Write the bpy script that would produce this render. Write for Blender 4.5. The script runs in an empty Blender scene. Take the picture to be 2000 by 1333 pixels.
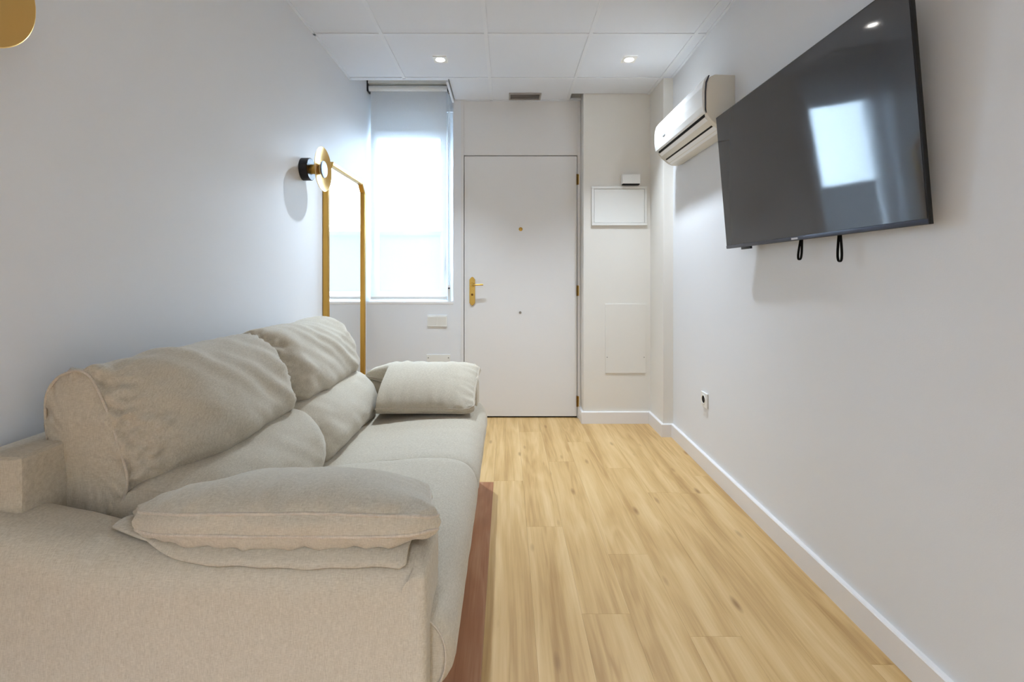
import bpy, bmesh, math, random
from mathutils import Vector, Matrix, noise as mn

random.seed(7)
SC = bpy.context.scene
COL = SC.collection
PI = math.pi

# ------------------------------------------------------------------ camera, world, exposure
CZ = 1.1185                      # camera height; y is depth into the room
cam_d = bpy.data.cameras.new('camera')
cam = bpy.data.objects.new('camera', cam_d)
COL.objects.link(cam)
cam.location = (0, 0, CZ)
cam.rotation_euler = (PI / 2, 0, 0)
cam_d.sensor_width = 36
cam_d.lens = 926 / 2000 * 36
cam_d.shift_x = 10 / 2000
cam_d.shift_y = -126.5 / 2000
cam_d.clip_start = 0.02
SC.camera = cam
SC.view_settings.view_transform = 'Standard'
SC.view_settings.look = 'None'
SC.view_settings.gamma = 1
SC.view_settings.use_curve_mapping = False
SC.view_settings.exposure = 1.86

W = bpy.data.worlds.new('daylight')
SC.world = W
W.use_nodes = True
bgn = W.node_tree.nodes['Background']
bgn.inputs[0].default_value = (0.60, 0.785, 1.0, 1)
bgn.inputs[1].default_value = 18.0

SPOT_POWER = 36.0
SPOT_COLOR = (0.76, 0.88, 1.0)

# window portal (sampling aid for daylight only)
pl = bpy.data.lights.new('window_portal', 'AREA')
pl.shape = 'RECTANGLE'
pl.size = 0.72
pl.size_y = 1.7
pl.cycles.is_portal = True
po = bpy.data.objects.new('window_portal', pl)
COL.objects.link(po)
po.location = (-0.77, 4.02, 1.70)
po.rotation_euler = (-PI / 2, 0, 0)       # faces -y, into the room

# ------------------------------------------------------------------ helpers
def lin(r, g, b):
    def f(c):
        c /= 255
        return c / 12.92 if c <= .04045 else ((c + .055) / 1.055) ** 2.4
    return (f(r), f(g), f(b), 1)

def new_mat(name):
    m = bpy.data.materials.new(name)
    m.use_nodes = True
    nt = m.node_tree
    b = nt.nodes['Principled BSDF']
    return m, nt, b

def N(nt, kind, **kw):
    n = nt.nodes.new(kind)
    for k, v in kw.items():
        setattr(n, k, v)
    return n

def simple(name, col, rough=.5, metal=0., spec=.5, bump=0., bscale=200., var=0., coat=0.):
    m, nt, b = new_mat(name)
    b.inputs['Base Color'].default_value = col
    b.inputs['Roughness'].default_value = rough
    b.inputs['Metallic'].default_value = metal
    b.inputs['Specular IOR Level'].default_value = spec
    b.inputs['Coat Weight'].default_value = coat
    tc = N(nt, 'ShaderNodeTexCoord')
    nz = N(nt, 'ShaderNodeTexNoise')
    nz.inputs['Scale'].default_value = bscale
    nz.inputs['Detail'].default_value = 4
    nt.links.new(tc.outputs['Object'], nz.inputs['Vector'])
    if bump:
        bp = N(nt, 'ShaderNodeBump')
        bp.inputs['Strength'].default_value = bump
        bp.inputs['Distance'].default_value = .002
        nt.links.new(nz.outputs['Fac'], bp.inputs['Height'])
        nt.links.new(bp.outputs['Normal'], b.inputs['Normal'])
    if var:
        nz2 = N(nt, 'ShaderNodeTexNoise')
        nz2.inputs['Scale'].default_value = 2.5
        nt.links.new(tc.outputs['Object'], nz2.inputs['Vector'])
        hs = N(nt, 'ShaderNodeHueSaturation')
        hs.inputs['Color'].default_value = col
        mr = N(nt, 'ShaderNodeMapRange')
        mr.inputs[3].default_value = 1 - var
        mr.inputs[4].default_value = 1 + var
        nt.links.new(nz2.outputs['Fac'], mr.inputs[0])
        nt.links.new(mr.outputs[0], hs.inputs['Value'])
        nt.links.new(hs.outputs[0], b.inputs['Base Color'])
    return m

M = {}
M['wall'] = simple('wall_paint', lin(231, 232, 235), .55, spec=.3, bump=.08, bscale=260, var=.01)
M['column'] = simple('column_paint', lin(232, 228, 221), .5, spec=.3, bump=.08, bscale=260, var=.01)
M['tile'] = simple('ceiling_tile', lin(228, 231, 238), .85, spec=.2, bump=.25, bscale=420, var=.008)
M['bar'] = simple('grid_bar_enamel', lin(229, 232, 238), .45, spec=.3)
M['door'] = simple('door_lacquer', lin(231, 229, 228), .38, spec=.35, bump=.03, bscale=60, var=.008)
M['skirt'] = simple('skirting_lacquer', lin(238, 235, 234), .35, spec=.4)
M['plastic'] = simple('white_plastic', lin(236, 235, 231), .35, spec=.4)
M['acwhite'] = simple('gloss_white_plastic', lin(240, 240, 239), .14, spec=.5)
M['acbeige'] = simple('ivory_plastic', lin(229, 224, 213), .22, spec=.5)
M['pvc'] = simple('window_pvc', lin(240, 242, 244), .3, spec=.4)
M['dark'] = simple('dark_gap', lin(24, 22, 22), .7, spec=.2)
M['black'] = simple('black_plastic', lin(14, 14, 16), .35, spec=.4)
M['blackmetal'] = simple('black_metal', lin(34, 31, 34), .35, metal=.3)
M['strap'] = simple('black_strap', lin(10, 10, 11), .8, spec=.2)
M['brass'] = simple('brass', lin(196, 160, 84), .22, metal=1.)
M['brassdark'] = simple('aged_brass', lin(120, 90, 48), .35, metal=1.)
M['grille'] = simple('grille_grey', lin(168, 162, 158), .5)
M['grilleback'] = simple('grille_back', lin(120, 106, 96), .6)
M['steel'] = simple('brushed_steel', lin(160, 156, 152), .4, metal=.9)
M['bezel'] = simple('bezel_grey', lin(66, 68, 80), .3, metal=.4)
M['logo'] = simple('logo_grey', lin(205, 205, 212), .4)
M['logodark'] = simple('logo_dark', lin(110, 110, 114), .4)
M['outwall'] = simple('outside_render', lin(58, 59, 61), .9, spec=.1, bump=.2, bscale=40, var=.02)
M['outground'] = simple('outside_paving', lin(190, 188, 186), .9, spec=.1, var=.05)
M['foot'] = simple('sofa_foot', lin(40, 34, 30), .5)

# brushed gold
m, nt, b = new_mat('brushed_gold')
b.inputs['Base Color'].default_value = lin(205, 160, 80)
b.inputs['Metallic'].default_value = 1
b.inputs['Roughness'].default_value = .3
b.inputs['Anisotropic'].default_value = .4
tc = N(nt, 'ShaderNodeTexCoord'); mp = N(nt, 'ShaderNodeMapping'); nz = N(nt, 'ShaderNodeTexNoise')
mp.inputs['Scale'].default_value = (40, 400, 4)
nz.inputs['Scale'].default_value = 3
nt.links.new(tc.outputs['Object'], mp.inputs[0]); nt.links.new(mp.outputs[0], nz.inputs[0])
bp = N(nt, 'ShaderNodeBump'); bp.inputs['Strength'].default_value = .12; bp.inputs['Distance'].default_value = .001
nt.links.new(nz.outputs['Fac'], bp.inputs['Height']); nt.links.new(bp.outputs['Normal'], b.inputs['Normal'])
M['gold'] = m

M['satingold'] = simple('satin_gold', lin(226, 184, 110), .34, metal=1.)

# mirror glass
m, nt, b = new_mat('mirror_silver')
b.inputs['Base Color'].default_value = (.93, .94, .94, 1)
b.inputs['Metallic'].default_value = 1
b.inputs['Roughness'].default_value = .012
M['mirror'] = m

# tv panel: dark grey, glossy with a slightly soft reflection
m, nt, b = new_mat('tv_panel')
b.inputs['Base Color'].default_value = (.05, .05, .054, 1)
b.inputs['Roughness'].default_value = .05
b.inputs['IOR'].default_value = 1.62
M['panel'] = m

# window glass
m, nt, b = new_mat('window_glass')
nt.nodes.remove(b)
tr = N(nt, 'ShaderNodeBsdfTransparent'); gl = N(nt, 'ShaderNodeBsdfGlossy'); mx = N(nt, 'ShaderNodeMixShader')
fr = N(nt, 'ShaderNodeFresnel')
tr.inputs[0].default_value = (.96, .98, .98, 1)
gl.inputs['Roughness'].default_value = .01
nt.links.new(fr.outputs[0], mx.inputs[0]); nt.links.new(tr.outputs[0], mx.inputs[1]); nt.links.new(gl.outputs[0], mx.inputs[2])
nt.links.new(mx.outputs[0], nt.nodes['Material Output'].inputs[0])
M['glass'] = m

# sheer screen fabric of the roller blind
m, nt, b = new_mat('screen_fabric')
nt.nodes.remove(b)
tr = N(nt, 'ShaderNodeBsdfTransparent'); df = N(nt, 'ShaderNodeBsdfDiffuse'); tl = N(nt, 'ShaderNodeBsdfTranslucent')
m1 = N(nt, 'ShaderNodeMixShader'); m2 = N(nt, 'ShaderNodeMixShader')
df.inputs[0].default_value = (.86, .88, .90, 1); tl.inputs[0].default_value = (.86, .88, .90, 1)
m1.inputs[0].default_value = .05
tc = N(nt, 'ShaderNodeTexCoord'); wv = N(nt, 'ShaderNodeTexNoise'); wv.inputs['Scale'].default_value = 300
nt.links.new(tc.outputs['Object'], wv.inputs[0])
mr = N(nt, 'ShaderNodeMapRange'); mr.inputs[3].default_value = .68; mr.inputs[4].default_value = .80
nt.links.new(wv.outputs['Fac'], mr.inputs[0]); nt.links.new(mr.outputs[0], m2.inputs[0])
nt.links.new(df.outputs[0], m1.inputs[1]); nt.links.new(tl.outputs[0], m1.inputs[2])
nt.links.new(tr.outputs[0], m2.inputs[1]); nt.links.new(m1.outputs[0], m2.inputs[2])
nt.links.new(m2.outputs[0], nt.nodes['Material Output'].inputs[0])
M['screen'] = m

def emit(name, col, strength):
    m = bpy.data.materials.new(name); m.use_nodes = True
    nt = m.node_tree; b = nt.nodes['Principled BSDF']
    b.inputs['Base Color'].default_value = col
    b.inputs['Emission Color'].default_value = col
    b.inputs['Emission Strength'].default_value = strength
    return m
M['led'] = emit('downlight_led', (1, .97, .92, 1), 14)
M['warmled'] = simple('opal_diffuser', lin(240, 236, 226), .4)

# linen upholstery
def fabric(name, c0, c1, wscale=900):
    m, nt, b = new_mat(name)
    b.inputs['Roughness'].default_value = .92
    b.inputs['Specular IOR Level'].default_value = .15
    b.inputs['Sheen Weight'].default_value = .25
    b.inputs['Sheen Roughness'].default_value = .5
    tc = N(nt, 'ShaderNodeTexCoord')
    mp1 = N(nt, 'ShaderNodeMapping'); mp1.inputs['Scale'].default_value = (wscale, wscale * .12, wscale * .12)
    mp2 = N(nt, 'ShaderNodeMapping'); mp2.inputs['Scale'].default_value = (wscale * .12, wscale * .3, wscale)
    n1 = N(nt, 'ShaderNodeTexNoise'); n2 = N(nt, 'ShaderNodeTexNoise')
    for n in (n1, n2):
        n.inputs['Scale'].default_value = 1; n.inputs['Detail'].default_value = 2
    nt.links.new(tc.outputs['Object'], mp1.inputs[0]); nt.links.new(tc.outputs['Object'], mp2.inputs[0])
    nt.links.new(mp1.outputs[0], n1.inputs[0]); nt.links.new(mp2.outputs[0], n2.inputs[0])
    ad = N(nt, 'ShaderNodeMath', operation='ADD')
    nt.links.new(n1.outputs['Fac'], ad.inputs[0]); nt.links.new(n2.outputs['Fac'], ad.inputs[1])
    n3 = N(nt, 'ShaderNodeTexNoise'); n3.inputs['Scale'].default_value = 110; n3.inputs['Detail'].default_value = 5
    nt.links.new(tc.outputs['Object'], n3.inputs[0])
    ad2 = N(nt, 'ShaderNodeMath', operation='MULTIPLY_ADD'); ad2.inputs[1].default_value = .3
    nt.links.new(n3.outputs['Fac'], ad2.inputs[0]); nt.links.new(ad.outputs[0], ad2.inputs[2])
    mr = N(nt, 'ShaderNodeMapRange'); mr.inputs[1].default_value = .75; mr.inputs[2].default_value = 1.5
    nt.links.new(ad2.outputs[0], mr.inputs[0])
    mc = N(nt, 'ShaderNodeMix', data_type='RGBA')
    mc.inputs[6].default_value = c0; mc.inputs[7].default_value = c1
    nt.links.new(mr.outputs[0], mc.inputs[0]); nt.links.new(mc.outputs[2], b.inputs['Base Color'])
    bp = N(nt, 'ShaderNodeBump'); bp.inputs['Strength'].default_value = .18; bp.inputs['Distance'].default_value = .0015
    nt.links.new(ad2.outputs[0], bp.inputs['Height']); nt.links.new(bp.outputs['Normal'], b.inputs['Normal'])
    return m
M['linen'] = fabric('beige_linen', lin(179, 168, 149), lin(209, 200, 183))
M['piping'] = fabric('beige_piping', lin(186, 173, 155), lin(216, 205, 190))

# laminate planks; every plank has its own grain offset and tone
def wood(name, dark, mid, light, knot, tone):
    m, nt, b = new_mat(name)
    b.inputs['Roughness'].default_value = .42
    b.inputs['Specular IOR Level'].default_value = .3
    tc = N(nt, 'ShaderNodeTexCoord'); oi = N(nt, 'ShaderNodeObjectInfo')
    cm = N(nt, 'ShaderNodeCombineXYZ'); mu = N(nt, 'ShaderNodeMath', operation='MULTIPLY'); mu.inputs[1].default_value = 37
    nt.links.new(oi.outputs['Random'], mu.inputs[0])
    nt.links.new(mu.outputs[0], cm.inputs[0]); nt.links.new(mu.outputs[0], cm.inputs[1]); nt.links.new(mu.outputs[0], cm.inputs[2])
    va = N(nt, 'ShaderNodeVectorMath', operation='ADD')
    nt.links.new(tc.outputs['Object'], va.inputs[0]); nt.links.new(cm.outputs[0], va.inputs[1])
    # cathedral-like grain: distorted bands
    mpw = N(nt, 'ShaderNodeMapping'); mpw.inputs['Scale'].default_value = (9, .75, 1)
    nt.links.new(va.outputs[0], mpw.inputs[0])
    big = N(nt, 'ShaderNodeTexNoise'); big.inputs['Scale'].default_value = 1; big.inputs['Detail'].default_value = 3; big.inputs['Distortion'].default_value = .6
    nt.links.new(mpw.outputs[0], big.inputs[0])
    sn = N(nt, 'ShaderNodeMath', operation='MULTIPLY'); sn.inputs[1].default_value = 42
    nt.links.new(big.outputs['Fac'], sn.inputs[0])
    si = N(nt, 'ShaderNodeMath', operation='SINE'); nt.links.new(sn.outputs[0], si.inputs[0])
    # fine fibres
    mpf = N(nt, 'ShaderNodeMapping'); mpf.inputs['Scale'].default_value = (150, 5, 1)
    nt.links.new(va.outputs[0], mpf.inputs[0])
    fi = N(nt, 'ShaderNodeTexNoise'); fi.inputs['Scale'].default_value = 1; fi.inputs['Detail'].default_value = 5
    nt.links.new(mpf.outputs[0], fi.inputs[0])
    # broad streaks
    mpb = N(nt, 'ShaderNodeMapping'); mpb.inputs['Scale'].default_value = (13, .9, 1)
    nt.links.new(va.outputs[0], mpb.inputs[0])
    br = N(nt, 'ShaderNodeTexNoise'); br.inputs['Scale'].default_value = 1; br.inputs['Detail'].default_value = 4
    nt.links.new(mpb.outputs[0], br.inputs[0])
    a1 = N(nt, 'ShaderNodeMath', operation='MULTIPLY_ADD'); a1.inputs[1].default_value = .06
    nt.links.new(si.outputs[0], a1.inputs[0]); nt.links.new(br.outputs['Fac'], a1.inputs[2])
    a2 = N(nt, 'ShaderNodeMath', operation='MULTIPLY_ADD'); a2.inputs[1].default_value = .30
    nt.links.new(fi.outputs['Fac'], a2.inputs[0]); nt.links.new(a1.outputs[0], a2.inputs[2])
    a3 = N(nt, 'ShaderNodeMath', operation='MULTIPLY_ADD'); a3.inputs[1].default_value = tone
    nt.links.new(oi.outputs['Random'], a3.inputs[0]); nt.links.new(a2.outputs[0], a3.inputs[2])
    cr = N(nt, 'ShaderNodeValToRGB')
    e = cr.color_ramp.elements
    e[0].position = .40; e[0].color = dark
    e[1].position = .96; e[1].color = light
    k = e.new(.66); k.color = mid
    nt.links.new(a3.outputs[0], cr.inputs[0])
    # knots
    mpk = N(nt, 'ShaderNodeMapping'); mpk.inputs['Scale'].default_value = (9, 2.6, 1)
    nt.links.new(va.outputs[0], mpk.inputs[0])
    vo = N(nt, 'ShaderNodeTexVoronoi'); vo.inputs['Scale'].default_value = 1
    nt.links.new(mpk.outputs[0], vo.inputs[0])
    kr = N(nt, 'ShaderNodeMapRange'); kr.inputs[1].default_value = .03; kr.inputs[2].default_value = .13
    kr.inputs[3].default_value = .75; kr.inputs[4].default_value = 0
    nt.links.new(vo.outputs['Distance'], kr.inputs[0])
    mc = N(nt, 'ShaderNodeMix', data_type='RGBA')
    mc.inputs[7].default_value = knot
    nt.links.new(kr.outputs[0], mc.inputs[0]); nt.links.new(cr.outputs[0], mc.inputs[6])
    nt.links.new(mc.outputs[2], b.inputs['Base Color'])
    bp = N(nt, 'ShaderNodeBump'); bp.inputs['Strength'].default_value = .06; bp.inputs['Distance'].default_value = .001
    nt.links.new(fi.outputs['Fac'], bp.inputs['Height']); nt.links.new(bp.outputs['Normal'], b.inputs['Normal'])
    return m
M['oak'] = wood('oak_laminate', lin(176, 138, 86), lin(204, 168, 114), lin(222, 190, 140), lin(134, 96, 56), .012)
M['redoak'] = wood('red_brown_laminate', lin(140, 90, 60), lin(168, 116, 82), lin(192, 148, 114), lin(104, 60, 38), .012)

# ---- object helpers
def tag(o, label=None, cat=None, group=None, kind=None):
    if label: o['label'] = label
    if cat: o['category'] = cat
    if group: o['group'] = group
    if kind: o['kind'] = kind
    return o

def empty(name, loc, label=None, cat=None, group=None, kind=None):
    o = bpy.data.objects.new(name, None)
    COL.objects.link(o)
    o.location = loc
    o.empty_display_size = .05
    return tag(o, label, cat, group, kind)

def link(name, me, mat, parent=None, loc=None):
    """mesh data given in world coordinates (or local when loc is given)"""
    o = bpy.data.objects.new(name, me)
    COL.objects.link(o)
    if mat and not me.materials:
        me.materials.append(mat)
    if loc is not None:
        o.location = loc
    if parent:
        o.parent = parent
        off = Vector(parent.location)
        q = parent.parent
        while q:
            off += Vector(q.location); q = q.parent
        o.location = Vector(o.location) - off
    return o

def finish(bm, name, smooth=False, angle=None):
    bmesh.ops.recalc_face_normals(bm, faces=bm.faces)
    me = bpy.data.meshes.new(name)
    bm.to_mesh(me); bm.free()
    if smooth:
        for p in me.polygons: p.use_smooth = True
        if angle:
            me.set_sharp_from_angle(angle=math.radians(angle))
            big = max(p.area for p in me.polygons)
            for p in me.polygons:
                if p.area > .25 * big and angle <= 24: p.use_smooth = False
    return me

def bm_box(bm, x0, x1, y0, y1, z0, z1):
    vs = [bm.verts.new(p) for p in ((x0, y0, z0), (x1, y0, z0), (x1, y1, z0), (x0, y1, z0),
                                    (x0, y0, z1), (x1, y0, z1), (x1, y1, z1), (x0, y1, z1))]
    for f in ((0, 3, 2, 1), (4, 5, 6, 7), (0, 1, 5, 4), (1, 2, 6, 5), (2, 3, 7, 6), (3, 0, 4, 7)):
        bm.faces.new([vs[i] for i in f])
    return vs

def bevel_all(bm, w, seg=2):
    bmesh.ops.bevel(bm, geom=list(bm.edges), offset=w, segments=seg, profile=.6, affect='EDGES')

def box(name, x0, x1, y0, y1, z0, z1, mat, parent=None, bev=0, seg=2):
    """the object's origin sits at the centre of the box"""
    c = Vector(((x0 + x1) / 2, (y0 + y1) / 2, (z0 + z1) / 2))
    bm = bmesh.new()
    bm_box(bm, x0 - c.x, x1 - c.x, y0 - c.y, y1 - c.y, z0 - c.z, z1 - c.z)
    if bev: bevel_all(bm, bev, seg)
    return link(name, finish(bm, name, bool(bev), 20 if bev else None), mat, parent, c)

def boxes(name, lst, mat, parent=None):
    bm = bmesh.new()
    for a in lst: bm_box(bm, *a)
    return link(name, finish(bm, name), mat, parent)

def tube_bm(bm, pts, r, closed=False, seg=8):
    pts = [Vector(p) for p in pts]
    n = len(pts); rings = []
    prev = None
    for i, p in enumerate(pts):
        if closed: t = pts[(i + 1) % n] - pts[i - 1]
        else: t = pts[min(i + 1, n - 1)] - pts[max(i - 1, 0)]
        t.normalize()
        if prev is None:
            a = Vector((0, 0, 1)) if abs(t.z) < .9 else Vector((1, 0, 0))
            u = t.cross(a).normalized()
        else:
            u = (prev - t * prev.dot(t)).normalized()
        prev = u
        v = t.cross(u)
        rings.append([bm.verts.new(p + (u * math.cos(2 * PI * k / seg) + v * math.sin(2 * PI * k / seg)) * r) for k in range(seg)])
    for i in range(n if closed else n - 1):
        a, b2 = rings[i], rings[(i + 1) % n]
        for k in range(seg):
            bm.faces.new((a[k], a[(k + 1) % seg], b2[(k + 1) % seg], b2[k]))
    if not closed:
        bm.faces.new(rings[0][::-1]); bm.faces.new(rings[-1])

def tube(name, pts, r, mat, parent=None, closed=False, seg=8):
    bm = bmesh.new(); tube_bm(bm, pts, r, closed, seg)
    return link(name, finish(bm, name, True, 60), mat, parent)

def lathe(name, prof, mat, parent=None, loc=(0, 0, 0), axis='X', seg=48, angle=35):
    """prof: list of (along axis, radius)"""
    bm = bmesh.new(); rings = []
    for a, r in prof:
        ring = []
        for k in range(seg if r > 1e-6 else 1):
            c, s = r * math.cos(2 * PI * k / seg), r * math.sin(2 * PI * k / seg)
            p = (a, c, s) if axis == 'X' else (c, a, s) if axis == 'Y' else (c, s, a)
            ring.append(bm.verts.new(p))
        rings.append(ring)
    for a, b2 in zip(rings, rings[1:]):
        for k in range(seg):
            k2 = (k + 1) % seg
            if len(a) == 1 and len(b2) == 1: break
            if len(a) == 1: bm.faces.new((a[0], b2[k2], b2[k]))
            elif len(b2) == 1: bm.faces.new((a[k], a[k2], b2[0]))
            else: bm.faces.new((a[k], a[k2], b2[k2], b2[k]))
    return link(name, finish(bm, name, True, angle), mat, parent, Vector(loc))

def prism(name, poly, a0, a1, plane, mat, parent=None, bev=0, seg=2, smooth_angle=24):
    """poly extruded from a0 to a1 along the axis not in `plane` ('XZ' along y, 'XY' along z, 'YZ' along x)"""
    bm = bmesh.new()
    def P(u, v, a):
        return (u, a, v) if plane == 'XZ' else (u, v, a) if plane == 'XY' else (a, u, v)
    A = [bm.verts.new(P(u, v, a0)) for u, v in poly]
    B = [bm.verts.new(P(u, v, a1)) for u, v in poly]
    n = len(poly)
    bm.faces.new(A); bm.faces.new(B[::-1])
    for i in range(n):
        bm.faces.new((A[i], B[i], B[(i + 1) % n], A[(i + 1) % n]))
    bmesh.ops.recalc_face_normals(bm, faces=bm.faces)
    if bev:
        ed = [e for e in bm.edges if e.is_manifold and e.calc_face_angle(0) > .5]
        bmesh.ops.bevel(bm, geom=ed, offset=bev, segments=seg, profile=.5, affect='EDGES', clamp_overlap=True)
    return link(name, finish(bm, name, True, smooth_angle), mat, parent)

def closed_spline(ctrl, n):
    m = len(ctrl); dense = []
    for i in range(m):
        p0, p1, p2, p3 = (Vector(ctrl[(i + k - 1) % m]) for k in range(4))
        for s in range(24):
            t = s / 24
            dense.append(.5 * ((2 * p1) + (-p0 + p2) * t + (2 * p0 - 5 * p1 + 4 * p2 - p3) * t * t + (-p0 + 3 * p1 - 3 * p2 + p3) * t ** 3))
    L = [0]
    for i in range(len(dense)): L.append(L[-1] + (dense[(i + 1) % len(dense)] - dense[i]).length)
    out = []; j = 0
    for k in range(n):
        d = L[-1] * k / n
        while L[j + 1] < d: j += 1
        f = (d - L[j]) / (L[j + 1] - L[j] + 1e-12)
        out.append(dense[j].lerp(dense[(j + 1) % len(dense)], f))
    return out

# ------------------------------------------------------------------ room dimensions
H = 2.5035
XL = -1.11
YB = 3.74                         # door and window wall
YF = -2.6                         # wall behind the camera
def WX(y): return 1.135 + .0127 * (y - 1.3)   # right wall, a touch out of square

# ------------------------------------------------------------------ floor planks
floor = box('floor', XL - .05, 1.25, YF - .05, YB + .10, -.06, -.010, M['dark'])
tag(floor, 'wood laminate floor of long oak planks', 'floor', kind='structure')
seams = [.088 + .16 * k for k in range(-9, 8)]
joint = {-.232: 2.576, .088: 2.118, .408: 1.907, .568: 1.471, -.072: 1.30, .248: 2.86, .728: 2.45, .888: 1.15}
PLEN = 1.29
plank_mesh = {}
def plank(x0, x1, y0, y1, mat):
    key = (round(x1 - x0, 3), round(y1 - y0, 3), mat.name)
    if key not in plank_mesh:
        hx, hy = (x1 - x0) / 2 - .00012, (y1 - y0) / 2 - .00012
        c = .0004
        bm = bmesh.new()
        vs = []
        for z, i in ((-.0098, 0), (-c, 0), (0, c)):
            vs.append([bm.verts.new((sx * (hx - i), sy * (hy - i), z)) for sx, sy in ((-1, -1), (1, -1), (1, 1), (-1, 1))])
        for a, b2 in zip(vs, vs[1:]):
            for k in range(4): bm.faces.new((a[k], a[(k + 1) % 4], b2[(k + 1) % 4], b2[k]))
        bm.faces.new(vs[-1])
        plank_mesh[key] = finish(bm, 'plank')
    link('plank', plank_mesh[key], mat, floor, Vector(((x0 + x1) / 2, (y0 + y1) / 2, 0)))
for s in seams:
    x0, x1 = max(s, XL - .02), min(s + .16, 1.17)
    if x1 - x0 < .02: continue
    j = None
    for k in joint:
        if abs(k - s) < .004: j = joint[k]
    if j is None: j = random.uniform(0, PLEN)
    ys = j - math.ceil((j - YF) / PLEN) * PLEN
    while ys < YB + .05:
        y0, y1 = max(ys, YF), min(ys + PLEN, YB + .06)
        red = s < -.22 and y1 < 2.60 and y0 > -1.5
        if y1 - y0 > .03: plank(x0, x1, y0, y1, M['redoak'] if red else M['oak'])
        ys += PLEN

# ------------------------------------------------------------------ walls
wl = boxes('wall_left', [(XL - .15, XL, YF - .15, YB + .30, -.06, 2.75)], M['wall'])
tag(wl, 'plain white painted wall behind the sofa', 'wall', kind='structure')

bm = bmesh.new()
ys = [YF - .15, YB + .3]
v = [bm.verts.new(p) for z in (-.06, 2.75) for p in ((WX(ys[0]), ys[0], z), (1.35, ys[0], z), (1.35, ys[1], z), (WX(ys[1]), ys[1], z))]
for f in ((3, 2, 1, 0), (4, 5, 6, 7), (0, 1, 5, 4), (1, 2, 6, 5), (2, 3, 7, 6), (3, 0, 4, 7)):
    bm.faces.new([v[i] for i in f])
wr = link('wall_right', finish(bm, 'wall_right'), M['wall'])
tag(wr, 'white painted wall carrying the television', 'wall', kind='structure')

WX0, WX1 = XL, -.424          # window opening
SILL, LINT = CZ - .200, CZ + 1.349
DX0, DX1 = -.362, .580            # door opening
wb = boxes('wall_back', [
    (WX0, WX1, YB, YB + .3, 0, SILL - .022),
    (WX0, WX1, YB + .145, YB + .3, LINT, 2.75),
    (WX1, DX0, YB, YB + .3, 0, 2.75),
    (DX0, DX1, YB, YB + .3, 2.50, 2.75),
    (DX1, 1.25, YB, YB + .3, 0, 2.75),
    (DX0, DX1, YB + .10, YB + .3, -.05, 2.50)], M['wall'])
tag(wb, 'white end wall with the window and the entrance door', 'wall', kind='structure')
wf = boxes('wall_front', [(XL, 1.2, YF - .15, YF, 0, 2.75)], M['wall'])
tag(wf, 'white wall closing the room opposite the door', 'wall', kind='structure')
PX0, PY = .583, 3.61
col = box('wall_column', PX0, 1.20, PY, YB + .02, 0, 2.56, M['column'], bev=.003)
tag(col, 'wide white column beside the door', 'wall', kind='structure')
CHX, CHY = 1.092, 3.31
ch = box('wall_chase', CHX, 1.20, CHY, PY + .02, 0, 2.56, M['column'], bev=.003)
tag(ch, 'narrow boxed pipe chase in the corner by the column', 'wall', kind='structure')

# ------------------------------------------------------------------ skirting boards
bh, bt = .090, .018
def skirt(name, pts, label):
    """pts: wall-line points; the board stands on the room side (offset given per point)"""
    bm = bmesh.new(); rings = []
    for (ax, ay), (bx_, by_) in pts:
        prof = [(0, 0), (0, bh), (.82, bh), (1, bh - .004), (1, 0)]
        rings.append([bm.verts.new((ax + (bx_ - ax) * t, ay + (by_ - ay) * t, z)) for t, z in prof])
    for a, b2 in zip(rings, rings[1:]):
        for k in range(5):
            bm.faces.new((a[k], a[(k + 1) % 5], b2[(k + 1) % 5], b2[k]))
    bm.faces.new(rings[0][::-1]); bm.faces.new(rings[-1])
    o = link(name, finish(bm, name), M['skirt'])
    return tag(o, label, 'skirting', kind='structure')
skirt('baseboard_right', [((WX(CHY), CHY), (WX(CHY - bt) - bt, CHY - bt)), ((WX(YF), YF), (WX(YF) - bt, YF))],
      'white skirting board along the television wall')
skirt('baseboard_back', [((PX0, YB), (PX0 - bt, YB)), ((PX0, PY), (PX0 - bt, PY - bt)), ((CHX, PY), (CHX - bt, PY - bt)),
                         ((CHX, CHY), (CHX - bt, CHY - bt)), ((WX(CHY), CHY), (WX(CHY) - bt, CHY - bt))],
      'white skirting board stepping around the column and chase')
skirt('baseboard_left', [((XL, YB), (XL + bt, YB)), ((XL, YF), (XL + bt, YF))], 'white skirting board behind the sofa')

# ------------------------------------------------------------------ ceiling: lay-in tiles on a white grid
ceil = boxes('ceiling', [(XL - .05, 1.25, YF - .05, YB + .3, 2.70, 2.76)], M['wall'])
tag(ceil, 'suspended ceiling of white square tiles on a slim grid', 'ceiling', kind='structure')
gx = [XL, -.72, -.12, .48, 1.08, 1.20]
gy = [YB]
yy = 3.317
while yy > YF: gy.append(yy); yy -= .6
gy.append(YF)
REC_X = -.415                     # right edge of the recess above the window
tiles = {}
def tile(x0, x1, y0, y1):
    key = (round(x1 - x0, 3), round(y1 - y0, 3))
    if key not in tiles:
        hx, hy = (x1 - x0) / 2 - .006, (y1 - y0) / 2 - .006
        bm = bmesh.new()
        bm_box(bm, -hx, hx, -hy, hy, 0, .014)
        tiles[key] = finish(bm, 'ceiling_tile')
    link('tile', tiles[key], M['tile'], ceil, Vector(((x0 + x1) / 2, (y0 + y1) / 2, H + .0045)))
for i in range(len(gx) - 1):
    for j in range(len(gy) - 1):
        x0, x1, y1, y0 = gx[i], gx[i + 1], gy[j], gy[j + 1]
        if j == 0:
            if i == 0: continue
            if i == 1: x0 = REC_X
            if x1 > .6: y1 = PY
        if y0 < YF + .01: y0 = YF
        if i == 4: x1 = min(WX(y0), WX(y1)) - .001
        tile(x0, x1, y0, y1)
bw = .011
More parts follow.
